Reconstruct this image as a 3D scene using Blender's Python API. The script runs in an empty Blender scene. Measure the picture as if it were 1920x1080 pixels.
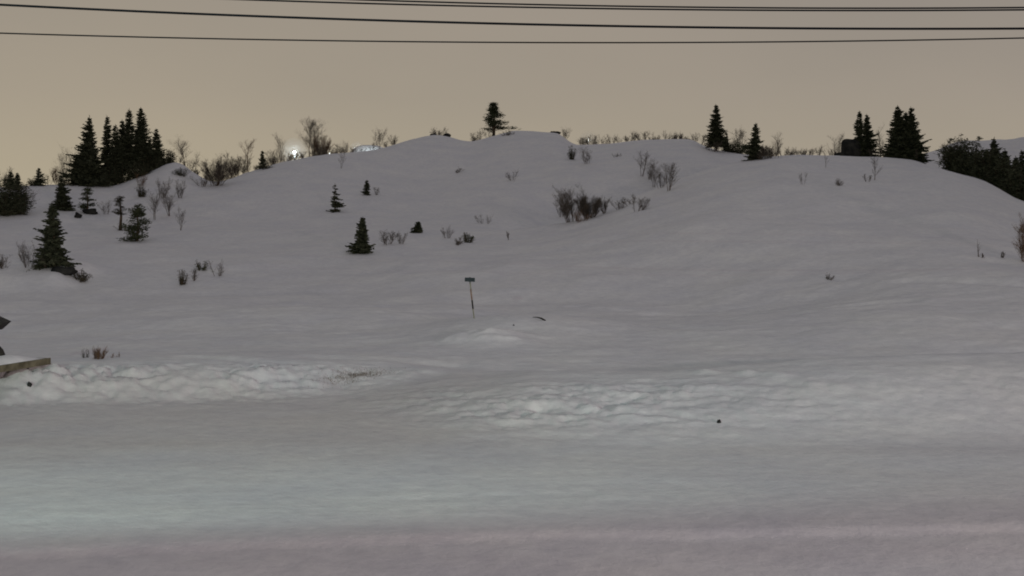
import bpy, math, random
import numpy as np
from mathutils import Vector, Matrix
R = math.radians
F = 2318.0; CX = 960.0; HV = 420.0; CH = 4.5      # focal length in photo pixels, centre column, horizon row, eye height
scn = bpy.context.scene
col = scn.collection

# ------------------------------------------------------------------ helpers
def tag(o, label=None, cat=None, group=None, kind=None):
    if label: o['label'] = label
    if cat: o['category'] = cat
    if group: o['group'] = group
    if kind: o['kind'] = kind
    return o

def empty(name, loc, rz=0.0):
    o = bpy.data.objects.new(name, None); col.objects.link(o)
    o.location = loc; o.rotation_euler = (0, 0, rz); o.empty_display_size = 0.3
    return o

class MB:
    def __init__(s): s.v = []; s.f = []
    def add(s, vs, fs):
        b = len(s.v); s.v += [tuple(p) for p in vs]; s.f += [tuple(i + b for i in f) for f in fs]
    def box(s, c, d, rot=None, bev=0.0):
        M = rot or Matrix.Identity(3)
        x, y, z = d[0]/2, d[1]/2, d[2]/2
        ps = [Vector(c) + M @ Vector((i*x, j*y, k*z)) for i in (-1, 1) for j in (-1, 1) for k in (-1, 1)]
        s.add(ps, [(0,1,3,2),(4,6,7,5),(0,4,5,1),(2,3,7,6),(0,2,6,4),(1,5,7,3)])
    def tube(s, pts, rad, n=6, cap=True):
        pts = [Vector(p) for p in pts]; m = len(pts)
        if not hasattr(rad, '__len__'): rad = [rad]*m
        rings = []
        for i, p in enumerate(pts):
            t = (pts[min(i+1, m-1)] - pts[max(i-1, 0)])
            if t.length < 1e-9: t = Vector((0, 0, 1))
            t.normalize()
            a = t.cross(Vector((0, 0, 1)) if abs(t.z) < .9 else Vector((1, 0, 0))).normalized(); b = t.cross(a)
            rings.append([p + (a*math.cos(2*math.pi*k/n) + b*math.sin(2*math.pi*k/n))*rad[i] for k in range(n)])
        vs = [q for r_ in rings for q in r_]; fs = []
        for i in range(m-1):
            for k in range(n):
                fs.append((i*n+k, i*n+(k+1) % n, (i+1)*n+(k+1) % n, (i+1)*n+k))
        if cap: fs += [tuple(range(n-1, -1, -1)), tuple((m-1)*n+k for k in range(n))]
        s.add(vs, fs)
    def blade(s, p, q, w, n):          # a thin rhombic spray of needles from p to q
        p = Vector(p); q = Vector(q); d = q - p
        a = d.cross(n)
        if a.length < 1e-7: a = Vector((w, 0, 0))
        a = a.normalized()*w*.5; m = p + d*.45
        s.add([p, m + a, q, m - a], [(0, 1, 2, 3)])
    def fit(s, k): s.v = [(p[0]*k[0], p[1]*k[0], p[2]*k[1] if p[2] > 0 else p[2]) for p in s.v]
    def build(s, name, mat, parent=None, smooth=False):
        me = bpy.data.meshes.new(name); me.from_pydata(s.v, [], s.f); me.update()
        if smooth: me.polygons.foreach_set('use_smooth', [True]*len(me.polygons))
        me.materials.append(mat)
        o = bpy.data.objects.new(name, me); col.objects.link(o)
        if parent: o.parent = parent
        return o

# ------------------------------------------------------------------ materials
def new_mat(name):
    m = bpy.data.materials.new(name); m.use_nodes = True
    return m, m.node_tree.nodes, m.node_tree.links, m.node_tree.nodes['Principled BSDF']

def ramp(N, stops):
    r = N.new('ShaderNodeValToRGB'); e = r.color_ramp.elements
    e[0].position, e[0].color = stops[0][0], (*stops[0][1], 1)
    e[1].position, e[1].color = stops[1][0], (*stops[1][1], 1)
    for p, c in stops[2:]:
        x = e.new(p); x.color = (*c, 1)
    return r

def noise_mat(name, c1, c2, scale=3.0, rough=.85, bump=0.0, bscale=20.0, bdist=0.02, detail=5):
    m, N, L, P = new_mat(name)
    tc = N.new('ShaderNodeTexCoord'); n = N.new('ShaderNodeTexNoise'); n.inputs['Scale'].default_value = scale
    n.inputs['Detail'].default_value = detail
    L.new(tc.outputs['Object'], n.inputs['Vector'])
    r = ramp(N, [(.35, c1), (.68, c2)]); L.new(n.outputs['Fac'], r.inputs['Fac']); L.new(r.outputs['Color'], P.inputs['Base Color'])
    P.inputs['Roughness'].default_value = rough
    P.inputs['Specular IOR Level'].default_value = .2
    if bump:
        b = N.new('ShaderNodeBump'); nn = N.new('ShaderNodeTexNoise'); nn.inputs['Scale'].default_value = bscale; nn.inputs['Detail'].default_value = 6
        L.new(tc.outputs['Object'], nn.inputs['Vector']); L.new(nn.outputs['Fac'], b.inputs['Height'])
        b.inputs['Strength'].default_value = bump; b.inputs['Distance'].default_value = bdist
        L.new(b.outputs['Normal'], P.inputs['Normal'])
    return m

def snow_material(name, road=True):
    m, N, L, P = new_mat(name)
    tc = N.new('ShaderNodeTexCoord')
    def tex(scale, detail, vec=(1, 1, 1), rough=.55):
        mp = N.new('ShaderNodeMapping'); mp.inputs['Scale'].default_value = vec
        n = N.new('ShaderNodeTexNoise'); n.inputs['Scale'].default_value = scale; n.inputs['Detail'].default_value = detail
        n.inputs['Roughness'].default_value = rough
        L.new(tc.outputs['Object'], mp.inputs['Vector']); L.new(mp.outputs['Vector'], n.inputs['Vector'])
        return n
    n1 = tex(.35, 6); n2 = tex(2.6, 8, rough=.7)
    r1 = ramp(N, [(.3, (.71, .69, .73)), (.7, (.80, .77, .775))]); L.new(n1.outputs['Fac'], r1.inputs['Fac'])
    r2 = ramp(N, [(.32, (.86, .86, .88)), (.62, (1, 1, 1))]); L.new(n2.outputs['Fac'], r2.inputs['Fac'])
    mx = N.new('ShaderNodeMix'); mx.data_type = 'RGBA'; mx.blend_type = 'MULTIPLY'; mx.inputs[0].default_value = 1
    L.new(r1.outputs['Color'], mx.inputs[6]); L.new(r2.outputs['Color'], mx.inputs[7])
    out = mx.outputs[2]
    if road:
        s = tex(.5, 5, (.2, 1.0, 1)); r3 = ramp(N, [(.38, (.945, .93, .925)), (.6, (1, 1, 1))])
        L.new(s.outputs['Fac'], r3.inputs['Fac'])
        sq = N.new('ShaderNodeSeparateXYZ'); L.new(tc.outputs['Object'], sq.inputs[0])
        mk = N.new('ShaderNodeMapRange'); mk.interpolation_type = 'SMOOTHSTEP'; mk.inputs['From Min'].default_value = 25; mk.inputs['From Max'].default_value = 31
        mk.inputs['To Min'].default_value = 1; mk.inputs['To Max'].default_value = 0; L.new(sq.outputs['Y'], mk.inputs['Value'])
        m2 = N.new('ShaderNodeMix'); m2.data_type = 'RGBA'; m2.blend_type = 'MULTIPLY'; L.new(mk.outputs['Result'], m2.inputs[0])
        L.new(out, m2.inputs[6]); L.new(r3.outputs['Color'], m2.inputs[7]); out = m2.outputs[2]
        # strip tinted darker to paint in the missing lamplight on the road's far half
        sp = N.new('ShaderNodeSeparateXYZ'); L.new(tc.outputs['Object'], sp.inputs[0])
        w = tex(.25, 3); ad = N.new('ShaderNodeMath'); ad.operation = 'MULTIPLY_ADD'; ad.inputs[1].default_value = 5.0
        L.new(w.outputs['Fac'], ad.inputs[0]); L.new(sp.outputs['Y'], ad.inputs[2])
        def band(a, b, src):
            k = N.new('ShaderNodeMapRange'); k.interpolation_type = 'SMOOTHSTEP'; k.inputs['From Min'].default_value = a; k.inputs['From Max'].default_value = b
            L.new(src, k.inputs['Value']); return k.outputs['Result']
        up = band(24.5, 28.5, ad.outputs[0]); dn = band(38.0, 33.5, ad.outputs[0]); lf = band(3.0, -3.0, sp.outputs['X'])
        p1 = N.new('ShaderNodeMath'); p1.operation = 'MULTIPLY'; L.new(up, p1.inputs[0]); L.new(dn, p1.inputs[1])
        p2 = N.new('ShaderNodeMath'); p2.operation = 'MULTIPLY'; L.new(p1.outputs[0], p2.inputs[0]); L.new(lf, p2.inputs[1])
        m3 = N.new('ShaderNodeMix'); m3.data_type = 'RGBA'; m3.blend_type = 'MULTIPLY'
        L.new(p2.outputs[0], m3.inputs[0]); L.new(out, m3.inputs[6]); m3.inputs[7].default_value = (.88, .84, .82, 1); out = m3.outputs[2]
    L.new(out, P.inputs['Base Color'])
    P.inputs['Roughness'].default_value = .62; P.inputs['Specular IOR Level'].default_value = .25
    b1 = N.new('ShaderNodeBump'); b1.inputs['Strength'].default_value = .55; b1.inputs['Distance'].default_value = .05
    nb = tex(3.2, 9, (1, 1, 1), .65); L.new(nb.outputs['Fac'], b1.inputs['Height'])
    L.new(b1.outputs['Normal'], P.inputs['Normal'])
    return m

M = {}
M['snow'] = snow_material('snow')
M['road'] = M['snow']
M['spruce'] = noise_mat('spruce_needles', (.034, .038, .025), (.085, .088, .056), 2.2)
M['pine'] = noise_mat('pine_needles', (.028, .035, .018), (.075, .08, .042), 2.2)
M['juniper'] = noise_mat('juniper_needles', (.03, .03, .02), (.075, .065, .045), 3)
M['bark'] = noise_mat('bark', (.05, .035, .025), (.11, .075, .05), 5)
M['twig'] = noise_mat('birch_twigs', (.06, .05, .045), (.13, .105, .085), 2)
M['redtwig'] = noise_mat('willow_twigs', (.10, .055, .035), (.17, .10, .06), 2)
M['rock'] = noise_mat('dark_rock', (.012, .013, .015), (.045, .043, .04), 1.6, .9, .8, 4, .1)
M['wood'] = noise_mat('weathered_wood', (.075, .062, .04), (.17, .145, .10), 4, .8, .5, 30)
M['darkwood'] = noise_mat('stained_dark_wood', (.015, .014, .013), (.04, .035, .03), 4, .7)
M['wire'] = noise_mat('wire_sheath', (.003, .003, .005), (.006, .006, .009), 2, .5)
M['metal'] = noise_mat('galvanised_metal', (.14, .145, .15), (.22, .225, .23), 4, .45)
M['panel'] = noise_mat('dark_sign_panel', (.012, .02, .026), (.03, .04, .048), 6, .5)
M['redband'] = noise_mat('faded_red_paint', (.20, .12, .09), (.27, .17, .13), 6, .6)
M['pole'] = noise_mat('grey_pole', (.20, .20, .16), (.30, .29, .22), 6, .6)
M['grass'] = noise_mat('dry_grass', (.11, .09, .078), (.20, .165, .135), 3)

for k_ in ('wire', 'spruce', 'rock'): M[k_].node_tree.nodes['Principled BSDF'].inputs['Specular IOR Level'].default_value = .04
def emit_mat(name, c, s):
    m, N, L, P = new_mat(name)
    P.inputs['Base Color'].default_value = (.8, .8, .8, 1)
    P.inputs['Emission Color'].default_value = (*c, 1); P.inputs['Emission Strength'].default_value = s
    return m
M['lamp_glow'] = emit_mat('lit_lamp_glass', (.93, 1, .98), 3.0)
M['lamp_warm'] = emit_mat('lit_lamp_glass_warm', (1, .86, .62), 1.2)

# ------------------------------------------------------------------ terrain
def pchip(x, y, xi):
    x = np.asarray(x, float); y = np.asarray(y, float); xi = np.asarray(xi, float)
    h = np.diff(x); d = np.diff(y)/h; n = len(x); m = np.zeros(n)
    for i in range(1, n-1):
        if d[i-1]*d[i] > 0:
            w1 = 2*h[i]+h[i-1]; w2 = h[i]+2*h[i-1]; m[i] = (w1+w2)/(w1/d[i-1]+w2/d[i])
    m[0] = d[0]; m[-1] = d[-1]
    xc = np.clip(xi, x[0], x[-1]); k = np.clip(np.searchsorted(x, xc)-1, 0, n-2)
    t = (xc-x[k])/h[k]; t2 = t*t; t3 = t2*t
    return (2*t3-3*t2+1)*y[k]+(t3-2*t2+t)*h[k]*m[k]+(-2*t3+3*t2)*y[k+1]+(t3-t2)*h[k]*m[k+1]

def zz(v, Y): return CH + (HV - v)/F*Y
# ridge curves of the land: u: (Y, z).  v(...) gives the height whose top is seen on that row
def curve(pts):
    us = [p[0] for p in pts]; ys = [p[1] for p in pts]
    zs = [zz(p[2], p[1]) if p[3] == 'v' else p[2] for p in pts]
    return us, ys, zs
V = 'v'; Z = 'z'
K = [
 curve([(-900,32,0,Z),(3000,32,0,Z)]),
 curve([(-900,55,598,V),(0,55,598,V),(900,55,596,V),(1200,55,590,V),(1400,55,570,V),(1600,55,545,V),(1770,55,530,V),(1920,55,530,V),(2300,55,545,V),(3000,55,560,V)]),
 curve([(-900,78,480,V),(0,78,494,V),(200,78,492,V),(600,78,492,V),(820,78,480,V),(1000,78,470,V),(1080,78,462,V),(1200,78,445,V),(1400,78,408,V),(1600,80,388,V),(1770,78,395,V),(1920,76,432,V),(2300,75,470,V),(3000,74,490,V)]),
 curve([(-900,97,445,V),(0,97,450,V),(200,97,446,V),(600,97,442,V),(820,97,442,V),(960,98,432,V),(1080,100,417,V),(1130,102,400,V),(1200,105,368,V),(1265,108,346,V),(1330,111,322,V),(1400,115,303,V),(1500,118,291,V),(1600,120,294,V),(1700,117,299,V),(1770,110,316,V),(1850,104,343,V),(1920,98,376,V),(2300,90,430,V),(3000,88,450,V)]),
 curve([(-900,112,430,V),(0,110,425,V),(600,111,425,V),(820,111,420,V),(960,112,414,V),(1080,111,3.6,Z),(1200,115,3.9,Z),(1330,121,6.0,Z),(1400,126,8.2,Z),(1600,136,9.4,Z),(1770,126,7.3,Z),(1920,112,3.6,Z),(2300,104,2.5,Z),(3000,104,2,Z)]),
 curve([(-900,124,400,V),(0,122,375,V),(200,125,382,V),(330,128,368,V),(600,135,345,V),(820,143,338,V),(1000,142,325,V),(1080,139,324,V),(1200,138,316,V),(1300,139,308,V),(1400,144,306,V),(1600,150,8,Z),(1770,140,5.6,Z),(1920,130,3,Z),(3000,124,2,Z)]),
 curve([(-900,132,370,V),(-200,130,350,V),(0,130,350,V),(90,133,344,V),(200,136,346,V),(270,138,324,V),(330,142,303,V),(365,144,325,V),(400,146,343,V),(470,150,323,V),(560,156,301,V),(640,162,290,V),(690,165,284,V),(740,168,272,V),(780,172,262,V),(820,175,256,V),(880,176,267,V),(925,178,257,V),(970,180,247,V),(1040,180,248,V),(1085,179,273,V),(1140,177,270,V),(1200,175,266,V),(1290,171,264,V),(1330,167,281,V),(1400,160,292,V),(1500,160,300,V),(1600,168,7,Z),(1770,160,5,Z),(1920,152,3,Z),(3000,145,2,Z)]),
]
us7, ys7, zs7 = K[-1]
K.append((us7, [y+24 for y in ys7], [z-3.5 for z in zs7]))
K.append((us7, [y+110 for y in ys7], [min(z-12, 0) for z in zs7]))
K.append(curve([(-900,420,380,V),(0,420,375,V),(1300,420,372,V),(1550,420,330,V),(1700,420,297,V),(1760,420,284,V),(1800,420,270,V),(1860,420,266,V),(1920,420,262,V),(2300,420,240,V),(3000,420,235,V)]))
K.append(curve([(-900,620,372,V),(1400,620,370,V),(1700,620,330,V),(1920,620,300,V),(2300,620,280,V),(3000,620,270,V)]))
K.append(curve([(-900,1500,400,V),(3000,1500,400,V)]))
TU = np.arange(-900, 3001, 6.0); TY = np.concatenate([np.arange(32, 220, .5), np.arange(220, 1501, 5.0)])
KY = np.array([pchip(k[0], k[1], TU) for k in K]); KZ = np.array([pchip(k[0], k[2], TU) for k in K])
T = np.empty((len(TU), len(TY)))
for i in range(len(TU)): T[i] = pchip(KY[:, i], KZ[:, i], TY)
for _ in range(2):
    T[1:-1] = .25*T[:-2]+.5*T[1:-1]+.25*T[2:]

_rs = np.random.RandomState(7); LAT = _rs.rand(256, 256)
def vnoise(x, y):
    xi = np.floor(x).astype(int); yi = np.floor(y).astype(int); fx = x-xi; fy = y-yi
    fx = fx*fx*(3-2*fx); fy = fy*fy*(3-2*fy); g = lambda a, b: LAT[a & 255, b & 255]
    return (g(xi, yi)*(1-fx)+g(xi+1, yi)*fx)*(1-fy)+(g(xi, yi+1)*(1-fx)+g(xi+1, yi+1)*fx)*fy - .5
def fbm(x, y, o=4):
    s = 0; a = 1.0
    for k in range(o): s = s+a*vnoise(x*2**k+17*k, y*2**k+31*k); a *= .5
    return s
def lumps(x, y):
    xi = np.floor(x).astype(int); yi = np.floor(y).astype(int); best = np.zeros(np.shape(x))
    for di in (-1, 0, 1):
        for dj in (-1, 0, 1):
            a = xi+di; b = yi+dj; jx = LAT[a & 255, b & 255]; jy = LAT[(a+91) & 255, (b+37) & 255]; hh = LAT[(a+13) & 255, (b+171) & 255]
            d2 = (x-a-jx)**2+(y-b-jy)**2; best = np.maximum(best, (.25+.75*hh)*np.clip(1-d2/(.25+.5*hh), 0, 1)**.7)
    return best
def sst(a, b, x):
    t = np.clip((x-a)/(b-a), 0, 1); return t*t*(3-2*t)
def UY(v, z=0.0): return (CH-z)*F/(v-HV)

def seg_dist(x, y, pts):
    d = np.full(np.shape(x), 1e9)
    for (x0, y0), (x1, y1) in zip(pts[:-1], pts[1:]):
        dx, dy = x1-x0, y1-y0; t = np.clip(((x-x0)*dx+(y-y0)*dy)/(dx*dx+dy*dy), 0, 1)
        d = np.minimum(d, np.hypot(x-x0-t*dx, y-y0-t*dy))
    return d

def near_edge(x): return np.interp(x, [-8, -3.5, 0, 8, 20], [17.0, 17.75, 18.05, 18.6, 19.2]) + .3*vnoise(x*.35, x*0+3.3)
def bank_foot(x): return np.interp(x, [-40, -13, -6, -3, -1.5, 40], [29.6, 30.4, 31.8, 33.2, 34.5, 36])
def mound_foot(x): return np.interp(x, [-5, -2.6, -.8, 3, 10, 30], [27.6, 26.4, 25.0, 24.9, 25.0, 25.4])

def H(x, y):
    x = np.asarray(x, float); y = np.asarray(y, float); shp = np.broadcast(x, y).shape
    x = np.broadcast_to(x, shp).astype(float); y = np.broadcast_to(y, shp).astype(float)
    yy = np.clip(y, 32, 1499.9); u = np.clip(CX+x/np.maximum(yy, 1)*F, -900, 2999.9)
    iu = (u-TU[0])/6.0; i0 = np.clip(np.floor(iu).astype(int), 0, len(TU)-2); fu = iu-i0
    jy = np.interp(yy, TY, np.arange(len(TY))); j0 = np.clip(np.floor(jy).astype(int), 0, len(TY)-2); fj = jy-j0
    z = (T[i0, j0]*(1-fu)+T[i0+1, j0]*fu)*(1-fj)+(T[i0, j0+1]*(1-fu)+T[i0+1, j0+1]*fu)*fj
    # the yard in front of the road lies lower
    ne = near_edge(x); z = z - .28*sst(-.5, 4.5, ne-y) - .05*sst(0, .35, ne-y)
    # low windrow along the yard edge
    z = z + .008*np.exp(-((y-ne-.25)/.5)**2)*(.6+vnoise(x*1.3, x*0+9))
    # ploughed bank on the left
    bf = bank_foot(x); a = np.interp(x, [-40, -8.5, -5.5, -3.4, -1.5], [.58, .54, .36, .15, 0])
    s = sst(-.1, 2.8, y-bf)*(1-sst(3.0, 14, y-bf)); z = z + a*s
    wx = x+.25*vnoise(x*2, y*2); chunk = .15*lumps(wx*1.9+y*1.7, y*1.7-x*.5)+.16*lumps(wx*4.2+y*3.6, y*3.9-x+9)+.05*lumps(wx*9, y*9)+.16*fbm(x*1.1+y*.8, y*1.4-x*.5, 4); rub = 1.35*np.exp(-((y-bf-1.9)/1.9)**2)
    z = z + a*rub*(chunk*.9-.12)*(.55+1.3*np.clip(.5+vnoise(x*.45+5, y*.45), 0, 1))
    # ploughed mound to the right
    mf = mound_foot(x); am = np.interp(x, [-4.5, -1.6, .5, 4, 9, 20], [0, .3, .5, .55, .9, 1.1])
    s = sst(0, 6.5, y-mf)*(1-sst(7.5, 12.5, y-mf)); z = z + am*s
    rub = np.exp(-((y-mf-3.9)/2.3)**2)*np.interp(x, [-4, -1.8, .5, 3.5, 6, 12], [0, .65, .9, .8, .4, .25])
    z = z + rub*(.08*lumps(x*1.5+y*1.9, y*2.0-x*.45)+.085*lumps(x*3.8+y*4.3, y*4.2-x+9)+.03*lumps(x*9, y*9)+.12*fbm(x*.9+y*.9, y*1.6-x*.4+5, 4)-.06)*.95*(.65+.8*np.clip(.5+vnoise(x*.5+25, y*.5), 0, 1))
    z = z + .09*np.exp(-(seg_dist(x, y, [(4.5, 32.5), (6.5, 31), (8.2, 28.5)])/.35)**2)*(.6+1.2*vnoise(x*2, y*2))
    # middle heap beside the marker pole
    g = np.exp(-(((x-.6)/3.6)**2+((y-49)/3.2)**2)); z = z + .5*g
    g2 = np.exp(-(((x+.9)/1.7)**2+((y-44)/1.2)**2)); z = z + .38*g2 + g2*.25*np.abs(fbm(x*1.3, y*1.5, 3))
    # rocky knoll on the left
    kx = -29.0; z = z + .75*np.exp(-(np.maximum(np.abs(x-kx)-3.2, 0)/1.1)**2-(np.maximum(np.abs(y-71)-1.5, 0)/2.6)**2)
    # tracks and wind ledges
    for pts, w, dpt in (([(6.5, 56), (9.5, 54), (12.8, 50.5), (16, 50)], .5, .16), ([(18, 56), (22, 52), (26, 51)], .5, .15), ([(24, 62), (29, 60), (34, 57)], .6, .22),
                        ([(-9.8, 37.5), (-7.6, 36), (-5.6, 35.6)], .45, .16), ([(-6, 38.5), (-2, 38)], .5, .08), ([(1.5, 54), (4.5, 50), (7.5, 46)], .5, .12),
                        ([(13, 36), (16, 33), (20, 32)], .35, .12), ([(-1.8, 20.2), (0, 20.5), (1.2, 20.6)], .2, .02)):
        d = seg_dist(x, y, pts); z = z - .55*dpt*np.exp(-(d/w)**2) + .22*dpt*np.exp(-((d-2*w)/w)**2)
    cr = [(3.5, 99), (5.2, 100.5), (10.9, 105.5), (14, 108.5), (17.7, 111.5), (21.5, 115)]
    z = z + .28*np.exp(-(seg_dist(x, y, cr)/2.2)**2) - 1.3*np.exp(-(seg_dist(x, y, [(a_-1.5, b_+8) for a_, b_ in cr])/4)**2)
    # general unevenness
    f = sst(31, 60, y); z = z + fbm(x*.09, y*.09, 4)*.68*f*(1-sst(95, 110, y)*.4) + fbm(x*.5, y*.5, 4)*.07*sst(24, 36, y) + fbm(x*1.7+3, y*1.7, 3)*(.010+.014*sst(24, 34, y))
    z = z + fbm(x*.3+y*.12, y*.75-x*.1, 4)*.05*sst(34, 50, y)*(1-sst(190, 220, y))
    z = z + .30*np.exp(-((x+13.1)/1.5)**2-((y-32.3)/1.2)**2)
    z = z + fbm(x*.02, y*.02, 4)*6*sst(230, 420, y)
    return z
def h1(x, y): return float(H(np.array([x]), np.array([y]))[0])

def terrain():
    ys = np.concatenate([np.arange(-70, 12, 4.0), np.arange(12, 60, .13), np.arange(60, 130, .4), np.arange(130, 215, .8), np.arange(215, 440, 6), np.arange(440, 1500, 40)])
    t = np.arange(-90, 384+91) ; uo = t*5.0
    ex = np.where(t < 0, -((-t)/90.0)**2.5*90, np.where(t > 384, ((t-384)/90.0)**2.5*90, 0))
    X = (uo[None, :]-CX)/F*np.maximum(ys, 13.0)[:, None]+ex[None, :]*(1+np.maximum(ys, 0)/200)[:, None]; Yg = np.repeat(ys[:, None], len(t), 1)
    Zg = H(X, Yg); nr, nc = X.shape
    ii = np.arange(nr*nc).reshape(nr, nc)
    q = np.stack([ii[:-1, :-1], ii[:-1, 1:], ii[1:, 1:], ii[1:, :-1]], -1).reshape(-1, 4)
    xc = (X[:-1, :-1]+X[1:, 1:]).ravel()/2; yc = (Yg[:-1, :-1]+Yg[1:, 1:]).ravel()/2
    far = np.where(xc < -3.6, bank_foot(xc), mound_foot(xc))
    isroad = (yc > near_edge(xc)+.4) & (yc < far-.1)
    co = np.stack([X, Yg, Zg], -1).reshape(-1, 3)
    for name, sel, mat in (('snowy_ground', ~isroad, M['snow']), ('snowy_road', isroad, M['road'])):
        qq = q[sel]; used, inv = np.unique(qq, return_inverse=True); inv = inv.reshape(-1, 4)
        me = bpy.data.meshes.new(name); me.vertices.add(len(used)); me.vertices.foreach_set('co', co[used].ravel())
        me.loops.add(inv.size); me.loops.foreach_set('vertex_index', inv.ravel().astype(np.int32))
        me.polygons.add(len(inv)); me.polygons.foreach_set('loop_start', np.arange(0, inv.size, 4, dtype=np.int32))
        me.polygons.foreach_set('use_smooth', np.ones(len(inv), bool))
        me.update(calc_edges=True); me.validate(); me.materials.append(mat)
        o = bpy.data.objects.new(name, me); col.objects.link(o); tag(o, kind='structure')
terrain()

_Ys = np.concatenate([np.arange(26, 200, .25)])
def hit(u, v):
    """ground point seen in column u at row v"""
    z = H((u-CX)/F*_Ys, _Ys); vv = HV-(z-CH)/_Ys*F; vm = np.minimum.accumulate(vv)
    k = np.nonzero(vm <= v)[0]
    i = k[0] if len(k) else int(np.argmin(vv))
    return (u-CX)/F*_Ys[i], float(_Ys[i]), float(z[i])
def spot(u, base):
    if isinstance(base, tuple): Y = base[0]; x = (u-CX)/F*Y; return x, Y, h1(x, Y)
    return hit(u, base)

# ------------------------------------------------------------------ vegetation
def rdir(r): 
    a = r.uniform(0, 2*math.pi); z = r.uniform(-1, 1); s = math.sqrt(1-z*z); return Vector((s*math.cos(a), s*math.sin(a), z))

def fit_to(h, w, *mbs):
    xs = sorted(p[0] for m in mbs for p in m.v); zs = sorted(p[2] for m in mbs for p in m.v); n = len(xs)
    kx = w/max(.01, xs[int(n*.985)]-xs[int(n*.015)]); kz = h/max(.01, zs[int(n*.998)])
    kx = min(kx, 1.7)
    for m in mbs: m.fit((kx, kz))

def spruce(name, loc, h, w, seed, bare=.02, dens=1.0, ragged=.25, lean=0.0):
    r = random.Random(seed); root = empty(name, loc)
    t = MB(); t.tube([(0, 0, -.3), (lean*h*.5, 0, h*.5), (lean*h, 0, h*.97)], [h*.022+.02, h*.014+.01, .008], 7); t.build('trunk', M['bark'], root, True)
    c = MB(); lev = max(9, int((11+h*2.2)*dens)); skew = r.uniform(0, 6.28)
    for i in range(lev):
        f_ = bare+(1-bare)*(i+r.uniform(-.3, .3))/lev; f = min(max(f_, bare), .985)
        prof = (1-f)**.86*(.6+.4*min(1, (f-bare)/.16+.3))*(1+.16*math.sin(i*1.9+seed))
        R0 = w/2*prof*(1+ragged*r.uniform(-.7, .8)); n = max(4, int((6+5*(1-f))*dens))
        for k in range(n):
            f = min(max(f_+r.uniform(-.8, .8)*(1-bare)/lev, bare), .985)
            a = 2*math.pi*(k+r.uniform(-.35, .35))/n+i*.7
            Lb = R0*r.choice((r.uniform(.35, .8), r.uniform(.7, 1.0), r.uniform(.9, 1.3)))*(1+.22*math.cos(a-skew))+.03*h/6
            if r.random() < ragged*.25: Lb *= .4
            d = Vector((math.cos(a), math.sin(a), 0)); z0 = f*h; dr = -.25+.5*f+r.uniform(-.3, .25)
            base = Vector((lean*z0, 0, z0)); tip = base+d*Lb+Vector((0, 0, dr*Lb)); mid = (base+tip)/2-Vector((0, 0, .06*Lb))
            pts = [base, mid, tip+Vector((0, 0, .05*Lb))]
            c.blade(base, tip, max(.05, Lb*.2), Vector((0, 0, 1)))
            m = max(4, int(4+Lb*5*dens)); sd = d.cross(Vector((0, 0, 1)))
            for j in range(m):
                s = (j+r.random())/m*.9+.1; p = base.lerp(mid, s*2) if s < .5 else mid.lerp(pts[2], s*2-1)
                l = (.12+.30*Lb*(1.1-s))*r.uniform(.7, 1.3)
                for sg in (-1, 1):
                    q = p+(d*.65+sd*sg*r.uniform(.4, 1)+Vector((0, 0, r.uniform(-.55, .1))))*l
                    c.blade(p, q, l*.38+.02, rdir(r))
                c.blade(p, p+Vector((r.uniform(-.2, .2), r.uniform(-.2, .2), -.8))*l*.8, l*.4+.02, rdir(r))
    for j in range(8):
        z0 = h*(.9+.012*j); c.blade((lean*h, 0, z0), (lean*h+r.uniform(-.06, .06)*h*.25, r.uniform(-.06, .06)*h*.25, z0+h*.045), .03+.006*h, rdir(r))
    fit_to(h, w*.88, c); c.build('crown', M['spruce'], root); return root

def tuft(c, p, rad, n, r, flat=.7, ll=.5):
    for j in range(n):
        d = rdir(r); q = Vector(p)+Vector((d.x, d.y, d.z*flat))*rad*r.random()**.4; e = rdir(r); e.z = abs(e.z)*.6
        c.blade(q, q+e*rad*ll*r.uniform(.6, 1.2), rad*.24, rdir(r))

def pine(name, loc, h, w, seed, bare=.2, lean=0.0, layers=9, side=0.0, mat='pine', full=1.0, taper=.7, tw=.12):
    r = random.Random(seed); root = empty(name, loc)
    t = MB(); t.tube([(0, 0, -.3), (lean*h*.3+.02*h, 0, h*.4), (lean*h, 0, h*.95)], [h*.025+.02, h*.017+.01, .01], 7)
    c = MB()
    for i in range(layers):
        f = bare+(1-bare)*(i+r.uniform(.0, .5))/layers
        for k in range(r.randint(4, 6)):
            a = r.uniform(0, 6.28); L_ = w/2*(1-f)**taper*r.uniform(.35, 1.15)*(1+side*math.cos(a)*(1-f))
            z0 = min(.96, f+r.uniform(-.5, .5)*(1-bare)/layers)*h*.96; b = Vector((lean*z0, 0, z0)); d = Vector((math.cos(a), math.sin(a), r.uniform(-.1, .55)))
            e = b+d*L_; t.tube([b, e], [h*.006+.008, .006], 4)
            m = max(2, int(L_/(w*.08)))
            for j in range(m):
                s = (j+1)/m; tuft(c, b.lerp(e, s), w*tw*r.uniform(.7, 1.4), int(14*full), r, .8, .9)
    tuft(c, (lean*h, 0, h*.95), w*.08, 16, r, 2.0, .8)
    fit_to(h, w, c, t); t.build('trunk', M['bark'], root, True); c.build('crown', M[mat], root); return root

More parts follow.
